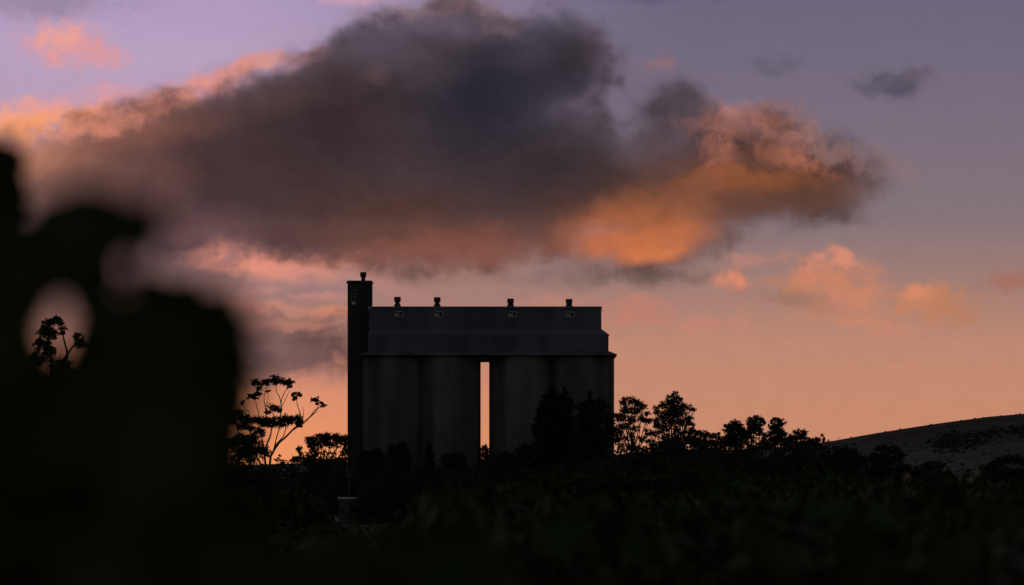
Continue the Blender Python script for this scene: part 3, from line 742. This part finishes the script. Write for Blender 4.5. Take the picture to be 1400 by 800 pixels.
def make_bush(i, W, H, leaf):
    root = thing('bush', '', 'bush', (0, 0, 0))
    cs, rs, ns = [], [], []
    for k in range(11):
        a = random.uniform(0, 6.28); q = random.uniform(.1, .62) * W / 2
        z = random.uniform(.22, .80) * H * (1 - .25 * q / (W / 2))
        rr = random.uniform(.16, .27) * W
        cs.append((math.cos(a) * q, math.sin(a) * q, z)); rs.append((rr, rr, rr * .72)); ns.append(2.6 * rr * rr * .8 / (leaf * leaf * .5))
    v, f = leaf_cloud(cs, rs, ns, leaf, .5)
    np_obj('crown', v, f, (M_GREEN if i > 3 else (M_SHRUB, M_GUM)[i % 2]), root)
    mb = MB()
    for c in cs[:7]:
        mb.tube(bent((random.uniform(-.15, .15), random.uniform(-.15, .15), -.15), c, 4, .04), [.11, .09, .07, .05, .03], 5)
    mb.build('trunk', M_BARK, root)
    return root
protos = [make_bush(i, w, h, .15) for i, (w, h) in enumerate(((7, 6), (9, 5), (6, 7), (8, 6.5)))] + [make_bush(i, w, h, .085) for i, (w, h) in ((4, (4.2, 3.6)), (5, (3.6, 4.0)))]
used = [False] * 6
G_BELT = 'bushes in the dark belt below the silo'
def place_bush(px, top, D, k, label):
    s = K * D
    w = at(px, top, D)
    g = gz1(w.x, D)
    h0 = (6, 5, 7, 6.5, 3.6, 4.0)[k] * .93
    sc = (w.z - g) / h0
    if not used[k]:
        used[k] = True
        r = protos[k]; r.location = (w.x, D, g); r.scale = (sc * 1.1, sc * 1.1, sc); r['label'] = label; r['group'] = G_BELT
        return
    copy_thing(protos[k], (w.x, D, g), random.uniform(0, 6.28), (sc * random.uniform(.95, 1.35), sc * random.uniform(.95, 1.3), sc), label, G_BELT)
B1 = 'dark bush in the belt of scrub right below the silo'
B2 = 'dark bush in the scrub under the airy gums right of the silo'
B3 = 'dark bush in the scrub below the bare hillside'
B4 = 'dark bush in the scrub under the open gum left of the silo'
for i, (px, top, D) in enumerate((
    (290,618,720),(318,622,700),(344,626,760),(372,634,860),(398,632,850),(424,632,840),(450,634,850),(474,640,860),(436,652,700),(519,662,640),(447,672,600),(505,640,800),(528,636,720),(556,634,800),(585,632,740),(612,634,800),(640,632,720),(668,630,800),(694,632,740),(722,630,800),(748,632,720),
    (778,634,800),(806,632,740),(832,622,800),(846,610,760),(884,618,820),(872,605,830),(902,594,880),(941,595,880),(957,596,880),(905,606,760),(932,610,820),(955,603,760),(980,608,820),(1008,604,760),(1042,613,830),(1066,606,760),(1090,604,820),(1112,606,760),(1134,611,820),
    (1170,640,600),(1196,662,560),(1240,676,560),(556,660,520),(600,662,480),(660,660,520),(720,662,480),(775,656,520),(830,652,480),(885,648,520),(940,645,480),(995,642,520),(1050,640,480),(1105,645,520),(1150,655,480),(395,658,520),(350,652,480))):
    place_bush(px, top, D, i % 4, B4 if px < 480 else B1 if px < 815 else B2 if px < 1120 else B3)

B5 = 'rounded green shrub nearer than the dark belt of scrub'
for i, (px, top, D) in enumerate(((735,640,230),(790,626,210),(838,632,190),(886,622,220),(930,628,200),(975,620,230),(1020,634,190),(1068,640,170),(1125,640,180),(1176,646,160),(668,650,200),(610,662,170),(400,668,180),(345,664,160),(1348,648,150),(1400,652,150),(1305,641,140),(1388,644,130),(1240,668,120),(1183,651,140),(1092,638,150),(1012,627,160))):
    place_bush(px, top, D, 4 + i % 2, B5)
for px, top, D in ((-30,634,760),(25,640,720),(85,632,780),(140,628,740),(195,630,780),(245,622,740)):
    place_bush(px, top, D, abs(px) % 4, 'dark bush behind the blurred vine leaves at the left')
# scrub on the ridge: a far-off wood that reads as one mass
cs, rs, ns = [], [], []
for _ in range(420):
    if _ < 330:
        u0, d0 = random.choice(((1290, 1640), (1312, 1665), (1335, 1650), (1352, 1690), (1392, 1680), (1300, 1700), (1172, 1620)))
        px = random.gauss(u0, 10); D = random.gauss(d0, 28); r = random.uniform(.3, .85)
    else:
        px = random.uniform(1130, 1410); D = random.uniform(1500, 1890); r = random.uniform(.15, .34)
    x = (px - 700) * K * D
    cs.append((x, D, gz1(x, D) + r * .3)); rs.append((r * 1.6, r * 1.6, r * .7)); ns.append(30)
v, f = leaf_cloud(cs, rs, ns, .26, .5)
tag(np_obj('hill_scrub', v, f, M_SCRUB, None), 'patches of dark scrub below the crest of the bare hill', 'scrub', kind='stuff')

# ------------------------------------------------------------------ grapevines of the vineyard the camera stands in
def leaf_shape():
    """a palmate vine leaf about 1 wide, in the xy plane, stalk at the origin, tip towards +y"""
    ang = [-150,-118,-92,-66,-48,-24,0,24,48,66,92,118,150]
    rad = [.36,.50,.40,.56,.42,.50,.66,.50,.42,.56,.40,.50,.36]
    pts = [(r * math.sin(R(a)), .28 + r * math.cos(R(a))) for a, r in zip(ang, rad)]
    return pts
LEAF = np.array(leaf_shape())
def vine_leaves(pos, size, tilt=None, roll=None):
    """leaf meshes at pos (n,3): folded along the midrib, drooping at the edge"""
    n = len(pos); m = len(LEAF)
    V_, F_ = [], []
    for i in range(n):
        s = size[i]
        px_, py_ = LEAF[:, 0] * s, LEAF[:, 1] * s
        z_ = -np.abs(px_) * rng.uniform(.05, .45) - (LEAF[:, 1] ** 2) * s * rng.uniform(0, .35) + rng.normal(size=m) * .03 * s
        loc = np.column_stack([px_, py_, z_])
        loc = np.vstack([[0, .25 * s, .02 * s], loc])
        if tilt is None:
            e = Euler((rng.uniform(-1.5, -.2), rng.uniform(-.5, .5), rng.uniform(0, 6.28)), 'XYZ')
        else:
            e = Euler((tilt[i], rng.uniform(-.35, .35), roll[i]), 'ZXY') if False else Euler((R(-90) + tilt[i], roll[i], rng.uniform(-.3, .3)), 'XYZ')
        loc = loc @ np.array(e.to_matrix()).T + pos[i]
        b = i * (m + 1)
        V_.append(loc)
        F_ += [(b, b + 1 + k, b + 1 + (k + 1) % m) for k in range(m)]
    return np.concatenate(V_), F_

def make_vine(H, W, n, leaf):
    root = thing('grapevine', '', 'grapevine', (0, 0, 0))
    mb = MB()
    trunk = bent((0, 0, -.1), (.05, .03, .8), 5, .03)
    mb.tube(trunk, [.045, .04, .036, .034, .034, .036], 8)
    for sg in (-1, 1):
        mb.tube(bent(trunk[-1], (sg * W * .48, random.uniform(-.05, .05), .86), 5, .02), [.03, .026, .024, .02, .018, .014], 7)
    mb.build('trunk', M_CANE, root)
    cn = MB(); pos = []; size = []
    shoots = []
    ns = 12
    for k in range(ns):
        x = -W / 2 + W * (k + .5) / ns + random.uniform(-.06, .06)
        top = Vector((x + random.uniform(-.25, .25), random.uniform(-.28, .28), H * random.uniform(.80, 1.0)))
        pts = bent((x, 0, .85), top, 6, .03)
        cn.tube(pts, [.007, .0065, .006, .0055, .005, .004, .003], 5)
        shoots.append(pts)
    cn.build('cane', M_CANE, root)
    for k in range(n):
        pts = random.choice(shoots); i = random.randrange(6); t = random.random()
        q = pts[i].lerp(pts[i+1], t) + Vector(rng.normal(size=3) * (.09, .12, .07))
        if random.random() < .3: q.z -= random.uniform(.1, .6); q.y += random.uniform(-.15, .15)
        q.z = min(q.z, H)
        pos.append(q); size.append(leaf * random.uniform(.7, 1.25))
    v, f = vine_leaves(np.array([tuple(q) for q in pos]), size)
    mesh_obj('leaves', v.tolist(), f, M_VINE, root, True)
    return root

vp = [make_vine(1.75, 1.7, 420, .125) for _ in range(4)]
vused = [False] * 4
G_VINE = 'grapevines in rows across the vineyard'
def place_vine(px, top, D, k, label, squeeze=1.0):
    x = (px - 700) * K * D
    g = gz1(x, D)
    H = CAM_Z - (top - HOR) * K * D - g
    sc = H / 1.72
    rz = random.choice((0, math.pi)) + random.uniform(-.12, .12)
    if not vused[k]:
        vused[k] = True
        r = vp[k]; r['label'] = label; r['group'] = G_VINE
        r.location = (x, D, g); r.scale = (squeeze, 1, sc); r.rotation_euler = (0, 0, rz)
    else:
        copy_thing(vp[k], (x, D, g), rz, (squeeze, 1.0, sc), label, G_VINE)
L1 = 'heavily blurred grapevine in the front row along the bottom edge'
L2 = 'blurred grapevine behind the front row of vines'
L3 = 'dark grapevine in the far vine rows before the belt of scrub'
L4 = 'leafy green tinged grapevine before the stubble slope'
kk = 0
for D, tops, lab in ((8.5, 735, L1), (13, 712, L1), (20, 700, L2), (29, 684, L2), (42, 674, L2), (62, 668, L3), (90, 668, L3), (125, 672, L3)):
    sp = 1.6 / (K * D)
    px = -sp * .3 + random.uniform(0, sp * .5)
    while px < 1400 + sp * .4:
        t = top_ = tops + random.uniform(-9, 9)
        if D < 10 and px > 950: t += 30
        if D == 42 and 900 < px: t -= 6
        half = .85 / (K * D)
        if D > 15 and abs(px - 480) < half + 22: t = max(t, 719)          # these stay low in front of the shed
        place_vine(px, t, D, kk % 4, lab); kk += 1
        px += sp * random.uniform(.92, 1.08)
# taller shoots before the stubble slope and left of centre
for px, top, D in ((1298,642,58),(1322,668,57),(1384,656,52),(1160,654,66),(1130,660,64),(1040,664,62)):
    place_vine(px, top, D, kk % 4, L4, .72); kk += 1
for px, top, D in ((598,650,26),(640,676,27)):
    place_vine(px, top, D, kk % 4, 'taller blurred grapevine below the left pair of silo cells', .36); kk += 1

for px, top in ((446,715),(474,718),(500,716),(524,712)):
    place_vine(px, top, 105 + (px % 5), kk % 4, 'low grapevine in front of the foot of the pale blue shed', 1.5); kk += 1
# the close vine at the left: a few big leaves far inside the near focus limit
DN = 5.5; sN = K * DN
nb = at(90, HOR, DN)
near = thing('grapevine', 'very close grapevine at the left edge, its leaves blurred to black blobs', 'grapevine', (nb.x, DN, 0))
def nl(px, py, D=DN):
    w = at(px, py, D); return (w.x - nb.x, w.y - DN, w.z)
big = [  # px, py, size px, depth, lean
 (62,304,100,5.5,.1),(100,298,125,5.4,.0),(150,300,125,5.6,-.1),(178,306,95,5.5,.1),(128,318,110,5.5,.2),
 (20,362,95,5.4,.1),(62,358,90,5.6,.0),(100,356,95,5.4,.1),(132,378,80,5.5,.0),(16,318,90,5.6,.2),
 (10,410,90,5.5,.1),(6,455,90,5.4,.0),(14,495,90,5.6,.1),(142,425,85,5.4,.0),(146,470,90,5.5,.1),(178,450,95,5.6,.0),(170,510,120,5.5,.1),
 (250,432,165,5.5,.1),(258,490,170,5.6,-.1),(220,475,150,5.4,.1),(292,474,115,5.7,.0),(300,530,120,5.5,.1),(262,450,150,5.5,.0),
 (215,560,180,5.5,.1),(268,560,150,5.4,.2),(120,540,160,5.6,.1),(60,545,150,5.5,-.2),(20,560,160,5.4,.1),(95,520,80,5.5,.0),(52,512,70,5.6,.1)]
big += [(112,394,62,5.5,.1),(124,418,62,5.6,.0),(44,412,60,5.6,.1),(134,440,80,5.5,.1),(132,490,85,5.6,.0),(40,395,60,5.5,.1),(30,436,80,5.5,.1),(26,478,80,5.6,.0),(124,462,70,5.5,.1),(92,392,50,5.4,.0),(84,505,70,5.5,.0),(304,470,105,5.5,.1),(312,508,105,5.6,.0),(318,552,105,5.5,.1),(240,405,90,5.6,.0),(282,418,90,5.5,.1)]
N_BIG = len(big)
for _ in range(70):
    y = random.uniform(560, 820)
    big.append((random.uniform(-60, 290 + (y - 560) * .05), y, random.uniform(110, 190), random.uniform(5.1, 6.1), random.uniform(-.5, .5)))
for _ in range(26):
    y = random.uniform(760, 830)
    big.append((random.uniform(280, 620), y + 30, random.uniform(110, 170), random.uniform(5.1, 6.0), random.uniform(-.5, .5)))
pos = np.array([nl(x, y - s * .28, d) for x, y, s, d, l in big])
v, f = vine_leaves(pos, [s * sN * 1.0 for x, y, s, d, l in big], [l for *_, l in big], [(i * 0.37) % .9 - .45 if i < N_BIG else random.uniform(-.9, .9) for i in range(len(big))])
mesh_obj('leaves', v.tolist(), f, M_VINE, near, True)
mb = MB()
mb.tube([nl(90, 2420), nl(100, 2100), nl(80, 1800), nl(92, 1500)], [.045, .04, .038, .036], 8)
mb.tube([nl(92, 1500), nl(300, 1440), nl(520, 1430)], [.032, .026, .016], 7)
mb.tube([nl(92, 1500), nl(-150, 1440), nl(-400, 1430)], [.032, .026, .016], 7)
mb.build('trunk', M_CANE, near)
mb = MB()
for pts in ([(92,1500),(110,1100),(130,800),(150,560),(158,430),(150,330),(165,290)], [(250,1440),(240,1000),(255,760),(250,600),(262,480)], [(-60,1450),(-10,1000),(0,700),(-2,540),(4,420),(20,330)], [(400,1440),(420,1100),(430,850)]):
    mb.tube([nl(x, y) for x, y in pts], [.008 - .0008 * i for i in range(len(pts))], 6)
mb.build('cane', M_CANE, near)
# one long shoot standing up behind it
DS = 10.0
sb = at(-30, HOR, DS)
shoot = thing('grapevine', 'grapevine whose long shoot tip stands up at the left edge of the sky', 'grapevine', (sb.x, DS, 0))
def sl(px, py):
    w = at(px, py, DS); return (w.x - sb.x, 0.03 * math.sin(py * .05), w.z)
MB().tube([sl(-30, 2040), sl(-28, 1600), sl(-30, 1340)], [.045, .04, .034], 8).build('trunk', M_CANE, shoot)
MB().tube([sl(-30, 1340), sl(-22, 900), sl(-12, 600), sl(-4, 400), sl(2, 290), sl(4, 214)], [.008, .007, .006, .005, .004, .003], 6).build('cane', M_CANE, shoot)
lv = [(4,212,60,.1),(12,226,58,-.1),(-12,222,64,.2),(8,246,70,.1),(14,270,64,-.1),(12,292,60,.1),(-10,280,70,.1),(-6,320,80,.0),(0,360,80,.1),(-20,400,90,.0)] + [(random.uniform(-70, 10), random.uniform(400, 1300), 80, random.uniform(-.4, .4)) for _ in range(60)]
v, f = vine_leaves(np.array([sl(x, y - s * .28) for x, y, s, l in lv]), [s * K * DS for x, y, s, l in lv], [l for *_, l in lv], [random.uniform(-.6, .6) for _ in lv])
mesh_obj('leaves', v.tolist(), f, M_VINE, shoot, True)
